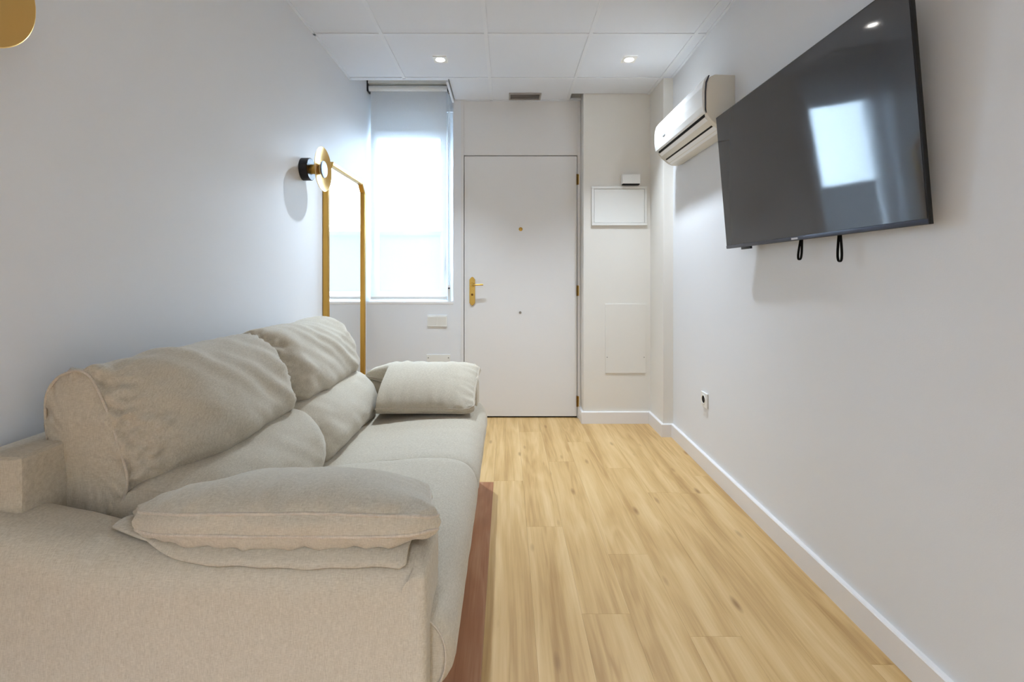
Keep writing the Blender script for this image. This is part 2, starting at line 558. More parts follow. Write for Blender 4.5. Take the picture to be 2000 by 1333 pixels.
for x in gx[1:-1]:
    y1 = 3.317 if x < REC_X else YB
    box('grid_bar', x - bw, x + bw, YF, y1 - .001, H, H + .02, M['bar'], ceil)
for y in gy[1:-1]:
    for a, b2 in zip(gx, gx[1:]):
        b3 = min(b2, WX(y)) - bw
        box('grid_bar', a + (bw if a > XL else 0), b3, y - bw, y + bw, H, H + .02, M['bar'], ceil)
# edge angles along the walls
box('edge_angle', XL, XL + .016, YF, 3.317, H, H + .02, M['bar'], ceil)
box('edge_angle', REC_X, PX0, YB - .016, YB, H, H + .02, M['bar'], ceil)
bm = bmesh.new()
vv = [bm.verts.new(p) for z in (H, H + .02) for p in ((WX(YF) - .016, YF, z), (WX(YF), YF, z), (WX(3.317), 3.317, z), (WX(3.317) - .016, 3.317, z))]
for f in ((3, 2, 1, 0), (4, 5, 6, 7), (0, 1, 5, 4), (1, 2, 6, 5), (2, 3, 7, 6), (3, 0, 4, 7)):
    bm.faces.new([vv[i] for i in f])
link('edge_angle', finish(bm, 'edge_angle'), M['bar'], ceil)
# recess above the window that houses the blind
box('recess_fascia', XL, REC_X, 3.317 + bw, 3.345, H - .001, 2.70, M['bar'], ceil)
box('recess_fascia', REC_X - .016, REC_X, 3.345, YB, H - .014, 2.70, M['bar'], ceil)

# ------------------------------------------------------------------ window
win = empty('window_1', ((WX0 + WX1) / 2, 3.95, SILL), 'white framed window behind the sheer roller blind', 'window', kind='structure')
FY0, FY1 = 3.905, 3.965
gx0, gx1, gz0, gz1 = -1.062, -.545, SILL + .07, CZ + 1.137
box('frame', WX0, gx0 - .018, FY0, FY1, SILL, LINT, M['pvc'], win, bev=.004)
box('frame', gx1 + .055, WX1, FY0, FY1, SILL, LINT, M['pvc'], win, bev=.004)
box('frame', gx0 - .018, gx1 + .055, FY0, FY1, gz1 + .05, LINT, M['pvc'], win, bev=.004)
box('frame', gx0 - .018, gx1 + .055, FY0, FY1, SILL, gz0 - .03, M['pvc'], win, bev=.004)
sash = empty('sash', ((gx0 + gx1) / 2, 3.93, (gz0 + gz1) / 2)); sash.parent = win
sash.location = Vector(sash.location) - Vector(win.location)
SY0, SY1 = 3.885, 3.945
bm = bmesh.new()
for a in ((gx0 - .022, gx0, SY0, SY1, gz0 - .035, gz1 + .055), (gx1, gx1 + .06, SY0, SY1, gz0 - .035, gz1 + .055),
          (gx0, gx1, SY0, SY1, gz1, gz1 + .055), (gx0, gx1, SY0, SY1, gz0 - .035, gz0)):
    bm_box(bm, *a)
bpy.data.objects.remove(sash)
sash = link('sash', finish(bm, 'sash'), M['pvc'], win)
pane = box('pane', gx0 - .004, gx1 + .004, 3.918, 3.922, gz0 - .004, gz1 + .004, M['glass'], win)
sill = box('window_sill', WX0, WX1 + .001, YB - .002, FY0, SILL - .022, SILL, M['skirt'], win, bev=.003)
wh = box('handle', gx1 + .02, gx1 + .038, SY0 - .02, SY0, CZ + .02, CZ + .14, M['pvc'], win, bev=.004)

# roller blind hanging from the recess
bl = empty('roller_blind', (-.78, 3.80, SILL), 'sheer white roller blind lowered over the window', 'blind')
BX0, BX1, BY = -1.092, -.482, 3.80
ROLZ = CZ + 1.498
lathe('roller_tube', [(BX0 - .005, 0), (BX0 - .005, .022), (BX1 + .01, .022), (BX1 + .01, 0)], M['plastic'], bl, (0, BY - .02, ROLZ))
bm = bmesh.new(); rows = []
zb = CZ - .162
for k in range(31):
    z = ROLZ - (ROLZ - zb) * k / 30
    rows.append([bm.verts.new((BX0 + (BX1 - BX0) * i / 12, BY + .0015 * math.sin(i * 1.3 + k * .2), z)) for i in range(13)])
for a, b2 in zip(rows, rows[1:]):
    for i in range(12): bm.faces.new((a[i], a[i + 1], b2[i + 1], b2[i]))
link('blind_fabric', finish(bm, 'blind_fabric', True), M['screen'], bl)
box('bottom_bar', BX0, BX1, BY - .007, BY + .007, zb - .022, zb, M['plastic'], bl, bev=.003)
for x in (BX0 - .016, BX1 + .010):
    box('bracket', x, x + .01, BY - .05, BY + .02, ROLZ - .03, 2.698, M['blackmetal'], bl)
box('head_rail', BX0 - .005, BX1 + .01, BY - .055, BY + .03, ROLZ + .03, ROLZ + .055, M['plastic'], bl)
chx = BX1 + .022
tube('bead_chain', [(chx - .006, BY - .02, ROLZ - .02), (chx - .006, BY - .02, SILL + .2), (chx - .005, BY - .02, SILL + .12),
                    (chx, BY - .02, SILL + .105), (chx + .005, BY - .02, SILL + .12), (chx + .006, BY - .02, SILL + .2), (chx + .006, BY - .02, ROLZ - .02)], .0018, M['plastic'], bl)
ct = box('chain_tensioner', chx - .012, chx + .012, BY - .03, BY - .008, SILL + .0, SILL + .13, M['plastic'], bl, bev=.003)
box('chain_guide', chx - .008, chx + .008, BY - .034, BY - .03, SILL + .10, SILL + .11, M['bezel'], ct)

# outside
og = boxes('ground', [(-25, 25, YB + .32, 40, -3.2, -3.0)], M['outground'])
tag(og, 'pale paving outside the window', 'ground', kind='structure')
ow = empty('courtyard_building', (-1, 9, -3.0), 'rendered building across the courtyard, seen through the blind', 'building')
box('wall', -12, 9, 8.6, 9.4, -3.0, 1.86, M['outwall'], ow)
box('coping', -12, 9, 8.54, 9.4, 1.86, 1.93, M['outwall'], ow)

# ------------------------------------------------------------------ entrance door
dr = empty('door_1', (.109, YB, 0), 'plain white entrance door with brass lever handle', 'door', kind='structure')
LX0, LX1, LTOP = -.336, .553, CZ + .949
boxes('frame', [(DX0, LX0 - .004, YB - .006, YB + .075, 0, 2.4995), (LX1 + .004, DX1 - .001, YB - .006, YB + .075, 0, 2.4995)], M['door'], dr)
box('transom_panel', LX0 - .004, LX1 + .004, YB + .001, YB + .045, LTOP + .006, 2.4995, M['door'], dr, bev=.0015)
leaf = box('leaf', LX0, LX1, YB + .004, YB + .046, .012, LTOP, M['door'], dr, bev=.002)
box('threshold_gap', LX0, LX1, YB + .02, YB + .09, .0005, .0115, M['dark'], dr)
for zz in (.763, -.112, -.985):
    hz = CZ + (540 - {.763: 351, -.112: 568, -.985: 784}[zz]) * YB / 926
    hg = lathe('hinge', [(-.042, 0), (-.042, .007), (-.013, .007), (-.013, .006), (-.012, .007), (.013, .007), (.013, .006), (.014, .007), (.042, .007), (.042, 0)],
               M['brassdark'], dr, (LX1 + .002, YB - .004, hz), axis='Z', seg=16)
    box('hinge_leaf', LX1 + .003, LX1 + .014, YB - .0075, YB - .0055, hz - .04, hz + .04, M['brass'], dr)
# escutcheon with pointed ends
ex0, ex1, ez0, ez1 = -.2955, -.2505, CZ - .232, CZ - .004
em = (ex0 + ex1) / 2
poly = [(em, ez0), (ex0 + .012, ez0 + .006), (ex0, ez0 + .022), (ex0, ez1 - .022), (ex0 + .012, ez1 - .006), (em, ez1),
        (ex1 - .012, ez1 - .006), (ex1, ez1 - .022), (ex1, ez0 + .022), (ex1 - .012, ez0 + .006)]
esc = prism('handle_plate', poly, YB - .004, YB + .004, 'XZ', M['brass'], dr, bev=.0015)
hz = CZ - .068
lathe('handle_rose', [(-.006, 0), (-.006, .015), (.006, .017), (.006, 0)], M['brass'], esc, (em, YB - .008, hz), axis='Y', seg=24)
tube('lever', [(em, YB - .005, hz), (em, YB - .04, hz), (em + .004, YB - .05, hz), (em + .02, YB - .054, hz), (em + .06, YB - .054, hz + .002), (em + .088, YB - .053, hz + .003)], .0065, M['brass'], esc, seg=10)
lathe('key_cylinder', [(-.009, 0), (-.009, .009), (.006, .009), (.006, 0)], M['brassdark'], esc, (em, YB - .004, CZ - .145), axis='Y', seg=20)
lathe('peephole', [(-.004, 0), (-.004, .006), (-.006, .008), (-.005, .0145), (.002, .016), (.005, .016)], M['brass'], dr, (.109, YB + .003, CZ + .372), axis='Y', seg=24)
lathe('lock_hole', [(-.001, 0), (-.001, .006), (-.003, .007), (-.003, .010), (.003, .0105)], M['steel'], dr, (.105, YB + .003, CZ - .287), axis='Y', seg=20)

# ------------------------------------------------------------------ small fittings on the walls
def screw(x, y, z, parent, r=.004):
    lathe('screw', [(-.001, 0), (-.0016, r * .7), (-.001, r), (.001, r)], M['steel'], parent, (x, y, z), axis='Y', seg=12)

def plate(name, x0, x1, z0, z1, y, label, cat):
    e = empty(name, ((x0 + x1) / 2, y, (z0 + z1) / 2), label, cat)
    return e
# fuse box cover
fb = empty('fuse_box', (.853, PY, CZ + .386), 'white rectangular fuse box cover on the column below the chime', 'fuse box')
fx0, fx1, fz0, fz1 = .643, 1.064, CZ + .386, CZ + .684
box('frame', fx0, fx1, PY - .016, PY, fz1 - .020, fz1, M['plastic'], fb, bev=.003)
box('frame', fx0, fx1, PY - .016, PY, fz0, fz0 + .020, M['plastic'], fb, bev=.003)
box('frame', fx0, fx0 + .018, PY - .016, PY, fz0 + .020, fz1 - .020, M['plastic'], fb, bev=.003)
box('frame', fx1 - .018, fx1, PY - .016, PY, fz0 + .020, fz1 - .020, M['plastic'], fb, bev=.003)
box('cover', fx0 + .0195, fx1 - .0195, PY - .012, PY, fz0 + .0215, fz1 - .0215, M['plastic'], fb, bev=.002)
# door chime
dc = empty('door_chime', (.935, PY, fz1 + .01), 'small white door chime box above the fuse box', 'door chime')
box('body', .868, 1.008, PY - .045, PY, fz1 + .014, fz1 + .088, M['plastic'], dc, bev=.008, seg=3)
box('speaker_slot', .874, 1.000, PY - .041, PY - .004, fz1 + .008, fz1 + .0145, M['dark'], dc)
# access panel
ap = empty('access_panel', (.90, PY, CZ - .737), 'flush white access panel low on the column', 'panel')
box('panel', .749, 1.056, PY - .006, PY, CZ - .737, CZ - .2105, M['column'], ap, bev=.0015)
for x in (.762, 1.043): screw(x, PY - .0065, CZ - .616, ap)
# double light switch
sw = empty('light_switch', (-.549, YB, CZ - .404), 'white double light switch under the window sill', 'switch')
box('plate', -.627, -.471, YB - .009, YB, CZ - .396, CZ - .306, M['plastic'], sw, bev=.002)
for x in (-.587, -.511):
    bm = bmesh.new()
    x0, x1, z0, z1 = x - .033, x + .033, CZ - .386, CZ - .318
    vs = bm_box(bm, x0, x1, YB - .013, YB - .008, z0, z1)
    for q in (vs[0], vs[1]): q.co.y += .004
    for q in (vs[4], vs[5]): q.co.y -= .004
    link('rocker', finish(bm, 'rocker'), M['plastic'], sw)
# blank plate
bp_ = empty('blank_plate', (-.54, YB, CZ - .71), 'white blank cover plate below the light switch', 'cover plate')
box('plate', -.632, -.446, YB - .008, YB, CZ - .71, CZ - .618, M['plastic'], bp_, bev=.002)
for x in (-.618, -.460): screw(x, YB - .0085, CZ - .642, bp_, .005)
# wall socket
sy = 2.755
so = empty('wall_socket', (WX(sy), sy, .357), 'white wall socket above the skirting of the television wall', 'socket')
box('plate', WX(sy) - .010, WX(sy), sy - .043, sy + .043, .357, .443, M['plastic'], so, bev=.003)
lathe('well', [(-.0106, .030), (-.0125, .027), (-.0125, .0225), (-.0106, .021)], M['plastic'], so, (WX(sy), sy + .002, .403), seg=28)
lathe('well_floor', [(-.0108, 0), (-.0108, .021)], M['dark'], so, (WX(sy), sy + .002, .403), seg=28)

# ceiling vent
vt = empty('ceiling_vent', (.138, 3.645, H - .004), 'small grey metal ventilation grille in the ceiling above the door', 'vent')
vx0, vx1, vy0, vy1 = .016, .262, 3.585, 3.712
vz = H - .006
boxes('frame', [(vx0, vx1, vy0, vy0 + .012, vz, H + .003), (vx0, vx1, vy1 - .012, vy1, vz, H + .003),
                (vx0, vx0 + .012, vy0 + .012, vy1 - .012, vz, H + .003), (vx1 - .012, vx1, vy0 + .012, vy1 - .012, vz, H + .003)], M['grille'], vt)
box('backing', vx0 + .01, vx1 - .01, vy0 + .01, vy1 - .01, H + .0005, H + .003, M['grilleback'], vt)
for k in range(6):
    y = vy0 + .023 + k * .0162
    bm = bmesh.new()
    vs = bm_box(bm, vx0 + .012, vx1 - .012, y - .004, y + .004, vz + .001, vz + .0035)
    for q in (vs[2], vs[3], vs[6], vs[7]): q.co.z += .004
    link('slat', finish(bm, 'slat'), M['grille'], vt)

# ------------------------------------------------------------------ recessed downlights, plus unseen fill added behind the camera
def downlight(x, y, label, aim=(0, 0), power=SPOT_POWER):
    e = empty('downlight', (x, y, H), label, 'downlight', 'square recessed ceiling downlights')
    z0 = H - .004
    s, t = .043, .010
    bm = bmesh.new()
    # square frame with a round opening
    n = 32; r = .030
    outer = []; inner = []; inner2 = []
    for k in range(n):
        a = 2 * PI * k / n
        c, q = math.cos(a), math.sin(a)
        f = s / max(abs(c), abs(q))
        outer.append((f * c, f * q)); inner.append((r * c, r * q))
    A = [bm.verts.new((x + u, y + v2, H + .003)) for u, v2 in outer]
    B = [bm.verts.new((x + u, y + v2, z0)) for u, v2 in outer]
    C_ = [bm.verts.new((x + u, y + v2, z0)) for u, v2 in inner]
    D = [bm.verts.new((x + u * .8, y + v2 * .8, H + .002)) for u, v2 in inner]
    for P_, Q_ in ((A, B), (B, C_), (C_, D)):
        for k in range(n): bm.faces.new((P_[k], P_[(k + 1) % n], Q_[(k + 1) % n], Q_[k]))
    link('frame', finish(bm, 'downlight_frame', True, 30), M['plastic'], e)
    lathe('lens', [(0, 0), (0, .0245)], M['led'], e, (x, y, H + .0005), axis='Z', seg=28)
    L = bpy.data.lights.new('downlight_beam', 'SPOT')
    L.energy = power; L.color = SPOT_COLOR
    L.spot_size = math.radians(106); L.spot_blend = 1.0; L.shadow_soft_size = .03
    lo = bpy.data.objects.new('downlight_beam', L); COL.objects.link(lo)
    lo.parent = e; lo.location = (0, 0, -.012); lo.rotation_euler = (aim[0], aim[1], 0)
downlight(-.425, 3.025, 'square recessed downlight in the ceiling near the window', aim=(-.16, 0))
downlight(.780, 3.025, 'square recessed downlight in the ceiling near the air conditioner', aim=(-.16, 0))
downlight(-.425, -1.175, 'added unseen fill downlight at the room end away from the window, sofa side', power=SPOT_POWER * 4.6)  # unseen fill, added to brighten the near sofa arm and wall
downlight(.780, -1.175, 'added unseen fill downlight at the room end away from the window, television side', power=SPOT_POWER * 1.0)  # weaker unseen fill, also added for the near end of the room

# ------------------------------------------------------------------ wall sconces
def sconce(y, z, label):
    e = empty('wall_sconce', (XL, y, z), label, 'wall lamp', 'gold disc wall sconces')
    o = (XL, y, z)
    lathe('wall_base', [(0, 0), (0, .061), (.042, .061), (.045, .058), (.045, 0)], M['blackmetal'], e, o)
    lathe('stem', [(.045, .026), (.092, .026)], M['gold'], e, o, seg=32)
    # shallow dish opening into the room
    lathe('dish', [(.085, .026), (.088, .055), (.096, .09), (.108, .118), (.111, .121), (.112, .119), (.100, .088), (.093, .055), (.0905, .0)], M['gold'], e, o, seg=64).data.materials[0] = M['satingold']
    lathe('led_ring', [(.0945, .026), (.100, .030), (.1085, .030)], M['warmled'], e, o, seg=40)
    lathe('cover_disc', [(.110, 0), (.110, .046), (.114, .046), (.117, .043), (.117, 0)], M['coverglass'], e, o, seg=40)
m, nt, b = new_mat('satin_cover')
b.inputs['Base Color'].default_value = lin(150, 160, 190); b.inputs['Metallic'].default_value = .8; b.inputs['Roughness'].default_value = .2
M['coverglass'] = m
sconce(2.583, CZ + .583, 'gold disc wall sconce beside the tall mirror')
sconce(.885, CZ + .560, 'gold disc wall sconce above the sofa arm, away from the mirror')

# ------------------------------------------------------------------ floor mirror with clipped corners
mr_ = empty('floor_mirror', (XL + .02, 3.22, 0), 'tall gold framed mirror with clipped corners, behind the sofa', 'mirror')
my0, my1, mz0, mz1, chm = 2.855, 3.615, .012, CZ + .712, .092
def mir_poly(i):
    c = chm - i * .41
    return [(my0 + i, mz0 + i), (my1 - i, mz0 + i), (my1 - i, mz1 - chm + i * .41), (my1 - chm + i * .41, mz1 - i), (my0 + chm - i * .41, mz1 - i), (my0 + i, mz1 - chm + i * .41)]
fwid = .030
bm = bmesh.new()
xa, xb = XL + .002, XL + .034
lay = []
for x, i in ((xa, 0), (xb - .004, 0), (xb, .005), (xb - .002, .013), (xb, .022), (xb - .004, fwid), (xa + .012, fwid)):
    lay.append([bm.verts.new((x, u, w)) for u, w in mir_poly(i)])
for a, b2 in zip(lay, lay[1:]):
    for k in range(6): bm.faces.new((a[k], a[(k + 1) % 6], b2[(k + 1) % 6], b2[k]))
link('frame', finish(bm, 'mirror_frame'), M['gold'], mr_)
bm = bmesh.new()
f0 = [bm.verts.new((xa + .014, u, w)) for u, w in mir_poly(fwid - .001)]
f1 = [bm.verts.new((xa + .004, u, w)) for u, w in mir_poly(fwid - .001)]
bm.faces.new(f0); bm.faces.new(f1[::-1])
for k in range(6): bm.faces.new((f0[k], f1[k], f1[(k + 1) % 6], f0[(k + 1) % 6]))
link('mirror_glass', finish(bm, 'mirror_glass'), M['mirror'], mr_)

# ------------------------------------------------------------------ air conditioner
AY0, AY1 = 2.385, 3.165
awx = WX(2.8) - .004
ac = empty('air_conditioner', (awx, 2.775, CZ + .735), 'white split air conditioner on the wall beyond the television', 'air conditioner')
zt = CZ + 1.016
def acp(lst): return [(awx - dx, CZ + dz) for dx, dz in lst]
body = acp([(0, .735), (0, 1.014), (.10, 1.018), (.128, 1.006), (.143, .975), (.147, .93), (.147, .84), (.140, .812), (.120, .785), (.075, .748), (.05, .737)])
prism('body', body, AY0, AY1, 'XZ', M['acbeige'], ac, bev=.005, seg=2)
front = acp([(.1285, 1.010), (.139, 1.014), (.156, .992), (.165, .955), (.167, .905), (.165, .86), (.158, .832), (.149, .822), (.146, .826), (.148, .85), (.150, .93), (.146, .976)])
prism('front_panel', front, AY0 + .004, AY1 - .004, 'XZ', M['acwhite'], ac, bev=.003, seg=2)
# air outlet flaps under the front panel
prism('outlet_slot', acp([(.1475, .822), (.137, .8085), (.134, .812), (.146, .828)]), AY0 + .03, AY1 - .03, 'XZ', M['dark'], ac)
prism('flap', acp([(.142, .8085), (.106, .774), (.102, .778), (.137, .812)]), AY0 + .03, AY1 - .03, 'XZ', M['acwhite'], ac, bev=.001)
prism('flap_gap', acp([(.1045, .7715), (.097, .7655), (.094, .769), (.102, .776)]), AY0 + .04, AY1 - .04, 'XZ', M['dark'], ac)
prism('lower_flap', acp([(.096, .7645), (.062, .738), (.058, .742), (.092, .768)]), AY0 + .03, AY1 - .03, 'XZ', M['acwhite'], ac, bev=.001)
prism('panel_gap', acp([(.1295, 1.0125), (.1355, 1.0135), (.150, .98), (.1535, .93), (.153, .84), (.147, .822), (.1455, .827), (.1475, .85), (.148, .93), (.1445, .975)]), AY0 + .0005, AY0 + .0045, 'XZ', M['bezel'], ac)
box('badge', awx - .169, awx - .1665, 2.95, 2.99, CZ + .880, CZ + .888, M['logodark'], ac)

# ------------------------------------------------------------------ television
TW, TH, TT = 1.11, 1.11 * .583, .012
tv_c = Vector((1.06045, 1.77978, CZ + .45724))
tilt, yaw = .083424, -.00765
u = Vector((math.sin(yaw), math.cos(yaw), 0)); vv_ = Vector((-math.sin(tilt), 0, math.cos(tilt)))
vv_ = (vv_ - u * vv_.dot(u)).normalized()
w = u.cross(vv_)                                   # towards the wall
if w.x < 0: w = -w
tv = empty('television', (WX(tv_c.y), tv_c.y, tv_c.z), 'large flat black television tilted down on the wall', 'television')
def tv_box(name, a0, a1, b0, b1, d0, d1, mat, parent=tv, bev=0):
    bm = bmesh.new()
    bm_box(bm, a0, a1, b0, b1, d0, d1)
    if bev: bevel_all(bm, bev, 2)
    for q in bm.verts:
        c = q.co.copy(); q.co = tv_c + u * c.x + vv_ * c.y + w * c.z
    return link(name, finish(bm, name, bool(bev), 40), mat, parent)
tv_box('cabinet', -TW / 2, TW / 2, -TH / 2, TH / 2, 0, TT, M['black'], bev=.0015)
tv_box('rear_cover', -TW * .36, TW * .36, -TH * .46, TH * .12, TT, TT + .022, M['black'], bev=.004)
tv_box('screen', -TW / 2 + .004, TW / 2 - .004, -TH / 2 + .016, TH / 2 - .004, -.0012, .001, M['panel'])
tv_box('bottom_bezel', -TW / 2 + .001, TW / 2 - .001, -TH / 2 + .001, -TH / 2 + .015, -.0025, .001, M['bezel'], bev=.001)
tv_box('receiver', TW / 2 - .215, TW / 2 - .135, -TH / 2 - .011, -TH / 2 + .001, .002, .012, M['black'], bev=.001)
tv_box('badge', -.012, .026, -TH / 2 + .004, -TH / 2 + .011, -.0035, -.0022, M['logo'])
# wall mount and its two release straps
boxes('mount_plate', [(WX(1.78) - .010, WX(1.78) - .001, 1.50, 2.06, CZ + .33, CZ + .60)], M['black'], tv)
for y in (1.60, 1.96): box('mount_arm', 1.085, WX(1.78) - .008, y - .02, y + .02, CZ + .30, CZ + .62, M['black'], tv)
def strap(px, ybot, ytop, half, skew):
    X = 1.102
    D = 926 * X / (px - 990)
    zb_ = CZ + (540 - ybot) * D / 926; zt_ = CZ + (540 - ytop) * D / 926
    h = zt_ - zb_
    path = [(-.2, 1.25), (-.5, .9), (-.8, .6), (-1, .3), (-.9, .1), (-.4, 0), (.3, 0), (.85, .1), (1, .3), (.8, .6), (.5, .9), (.2, 1.25)]
    bm = bmesh.new(); rows = []
    for a, b2 in path:
        p = Vector((X, D + half * a + skew * (1 - b2), zb_ + h * b2))
        rows.append([bm.verts.new(p + Vector((-.005, 0, 0))), bm.verts.new(p + Vector((.005, 0, 0)))])
    for a, b2 in zip(rows, rows[1:]): bm.faces.new((a[0], a[1], b2[1], b2[0]))
    o = link('strap', finish(bm, 'strap', True), M['strap'], tv)
    md = o.modifiers.new('thickness', 'SOLIDIFY'); md.thickness = .003; md.offset = 0
    md2 = o.modifiers.new('round', 'SUBSURF'); md2.levels = 2; md2.render_levels = 2
strap(1565, 508, 468, .0105, .012)
strap(1640, 512, 460, .0105, .0)

# ------------------------------------------------------------------ sofa
sf = empty('sofa', (-.62, 1.70, 0), 'beige linen two-seat sofa bed along the plain wall', 'sofa')
SA0, SA1 = .885, 1.055            # near arm
FA0, FA1 = 2.415, 2.585           # far arm
SM = 1.70                         # middle seam

def resample(ctrl, n):
    return closed_spline([(a, b, 0) for a, b in ctrl], n)

def cushion(name, endp, midp, y0, y1, parent, soft=.14, capb=.012, wr_=.004, lowf=.004, seed=0, n=110, ny=70, power=2.4, asym=(1, 1), base=(0, 0)):
    """closed XZ profile lofted along y; profile swells from endp at both ends to midp"""
    E = resample(endp, n); Mi = resample(midp, n)
    verts = []; faces = []; info = []
    L = y1 - y0
    ts = []
    for k in range(ny + 1):
        t = k / ny
        t = .5 - .5 * math.cos(PI * t) if True else t
        ts.append(t)
    for t in ts:
        y = y0 + L * t
        wgt = 1
        for d_, s_, b_ in ((y - y0, asym[0], base[0]), (y1 - y, asym[1], base[1])):
            d = min(d_ / (soft * s_), 1)
            wgt = min(wgt, b_ + (1 - b_) * (1 - (1 - d) ** power))
        for i in range(n):
            p = E[i].lerp(Mi[i], wgt)
            verts.append((p.x, y, p.y)); info.append((min(y - y0, y1 - y), i / n))
    for k in range(ny):
        for i in range(n):
            a = k * n + i; b2 = k * n + (i + 1) % n
            faces.append((a, b2, b2 + n, a + n))
    cen = Vector((sum(p.x for p in E) / n, sum(p.y for p in E) / n))
    E0 = E
    for side in (0, 1):
        E = [a.lerp(b2, base[side]) for a, b2 in zip(E0, Mi)]
        prev = [(0 if side == 0 else ny * n) + i for i in range(n)]
        for s in (.94, .82, .62, .4, .2):
            cur = []
            for i in range(n):
                q = cen + (Vector((E[i].x, E[i].y)) - cen) * s
                y = (y0 - capb * (1 - s ** 3)) if side == 0 else (y1 + capb * (1 - s ** 3))
                cur.append(len(verts)); verts.append((q.x, y, q.y)); info.append((0.005 + (1 - s) * .3, i / n))
            for i in range(n):
                j = (i + 1) % n
                faces.append((prev[i], prev[j], cur[j], cur[i]) if side else (prev[i], cur[i], cur[j], prev[j]))
            prev = cur
        faces.append(prev if side else prev[::-1])
    me = bpy.data.meshes.new(name)
    me.from_pydata(verts, [], faces)
    bm = bmesh.new(); bm.from_mesh(me); bmesh.ops.recalc_face_normals(bm, faces=bm.faces); bm.to_mesh(me); bm.free()
    me.update()
    nrm = [v_.normal.copy() for v_ in me.vertices]
    for v_, nn, (de, tt) in zip(me.vertices, nrm, info):
        p = v_.co
        q = Vector((p.x * 58 + seed * 11, p.y * 6 + seed * 3, p.z * 58))
        d = wr_ * math.exp(-de / .045) * mn.noise(q) * min(1, de / .008)
        d += lowf * mn.noise(Vector((p.x * 7 + seed, p.y * 4 + seed * 5, p.z * 7)))
        d += lowf * .35 * mn.noise(Vector((p.x * 20 + seed, p.y * 12, p.z * 20 + seed)))
        # soft drag folds running diagonally
        d += lowf * .7 * mn.noise(Vector(((p.y * 1.0 + p.z * 1.4) * 14 + seed, (p.y - p.z) * 2.5, seed * 2.0)))
        v_.co = p + nn * d
    for p in me.polygons: p.use_smooth = True
    me.set_sharp_from_angle(angle=math.radians(75))
    o = link(name, me, M['linen'], parent)
    return o, [[a.lerp(b2, bs) for a, b2 in zip(E0, Mi)] for bs in base]

def seam(E, y, parent, r=.0028, rng=(0, 1)):
    n = len(E)
    pts = [(p.x, y, p.y) for p in E[int(rng[0] * n):int(rng[1] * n)]]
    return tube('piping', pts, r, M['piping'], parent, closed=(rng == (0, 1)), seg=6)

# seat cushions
seat_mid = [(-.94, .29), (-.96, .37), (-.94, .436), (-.80, .436), (-.64, .440), (-.45, .458), (-.30, .468), (-.20, .467), (-.145, .450),
            (-.113, .415), (-.102, .370), (-.110, .325), (-.140, .290), (-.20, .275), (-.40, .272), (-.70, .275)]
seat_end = [(-.94, .29), (-.955, .37), (-.94, .430), (-.80, .430), (-.64, .434), (-.45, .451), (-.30, .460), (-.21, .459), (-.160, .444),
            (-.130, .412), (-.120, .370), (-.127, .328), (-.153, .297), (-.205, .282), (-.40, .279), (-.70, .282)]
def shift(pr, f): return [(a + (f - 1) * (a + .5), b) for a, b in pr]
s1, E1 = cushion('seat_cushion', seat_end, seat_mid, .935, SM - .0005, sf, soft=.05, base=(0, .7), capb=.004, wr_=.002, lowf=.0025, seed=1, power=3)
seam(E1[0], .933, s1, .0022)
s2, E2 = cushion('seat_cushion', seat_end, seat_mid, SM + .0005, 2.535, sf, soft=.05, base=(.7, 0), capb=.004, wr_=.002, lowf=.0025, seed=2, power=3)
seam(E2[1], 2.537, s2, .0022)

# lumbar cushions
lum_mid = [(-.72, .415), (-.665, .425), (-.635, .465), (-.628, .52), (-.650, .585), (-.705, .640), (-.77, .662), (-.84, .655), (-.90, .60), (-.90, .50), (-.84, .43)]
lum_end = [(-.74, .418), (-.70, .428), (-.672, .47), (-.668, .52), (-.688, .578), (-.735, .622), (-.79, .640), (-.85, .634), (-.895, .59), (-.89, .50), (-.84, .435)]
l1, _ = cushion('lumbar_cushion', lum_end, lum_mid, SA1 + .005, SM - .002, sf, soft=.16, base=(0, .35), asym=(1, .6), capb=.006, wr_=.003, lowf=.006, seed=3)
l2, _ = cushion('lumbar_cushion', lum_end, lum_mid, SM + .002, FA0 - .005, sf, soft=.16, base=(.35, 0), asym=(.6, 1), capb=.006, wr_=.003, lowf=.006, seed=4)

# head cushions
head_mid = [(-.945, .56), (-.86, .585), (-.775, .628), (-.728, .680), (-.730, .745), (-.765, .825), (-.825, .893), (-.885, .922), (-.950, .918),
            (-1.005, .895), (-1.032, .84), (-1.025, .75), (-1.005, .65), (-.985, .575)]
head_end = [(-.955, .562), (-.905, .572), (-.862, .610), (-.848, .665), (-.866, .735), (-.890, .810), (-.922, .880), (-.945, .904), (-.975, .905),
            (-1.010, .885), (-1.030, .84), (-1.025, .75), (-1.007, .65), (-.988, .578)]
h1, EH1 = cushion('head_cushion', head_end, head_mid, SA1 + .006, SM - .002, sf, soft=.20, base=(0, .45), asym=(1, .5), capb=.006, wr_=.032, lowf=.013, seed=5, n=140, ny=90)
seam(EH1[0], SA1 + .004, h1, .0032)
h2, EH2 = cushion('head_cushion', head_end, head_mid, SM + .002, FA0 + .02, sf, soft=.20, base=(.45, .2), asym=(.5, .7), capb=.006, wr_=.018, lowf=.013, seed=6, n=140, ny=90)
seam(EH2[1], FA0 + .022, h2, .003)

# back frame behind the cushions
box('back_frame', -1.095, -.982, .955, 2.52, .10, CZ - .365, M['linen'], sf, bev=.014, seg=3)
# base under the seat
box('base', -1.05, -.24, 1.02, 2.45, .085, .30, M['linen'], sf, bev=.012, seg=2)

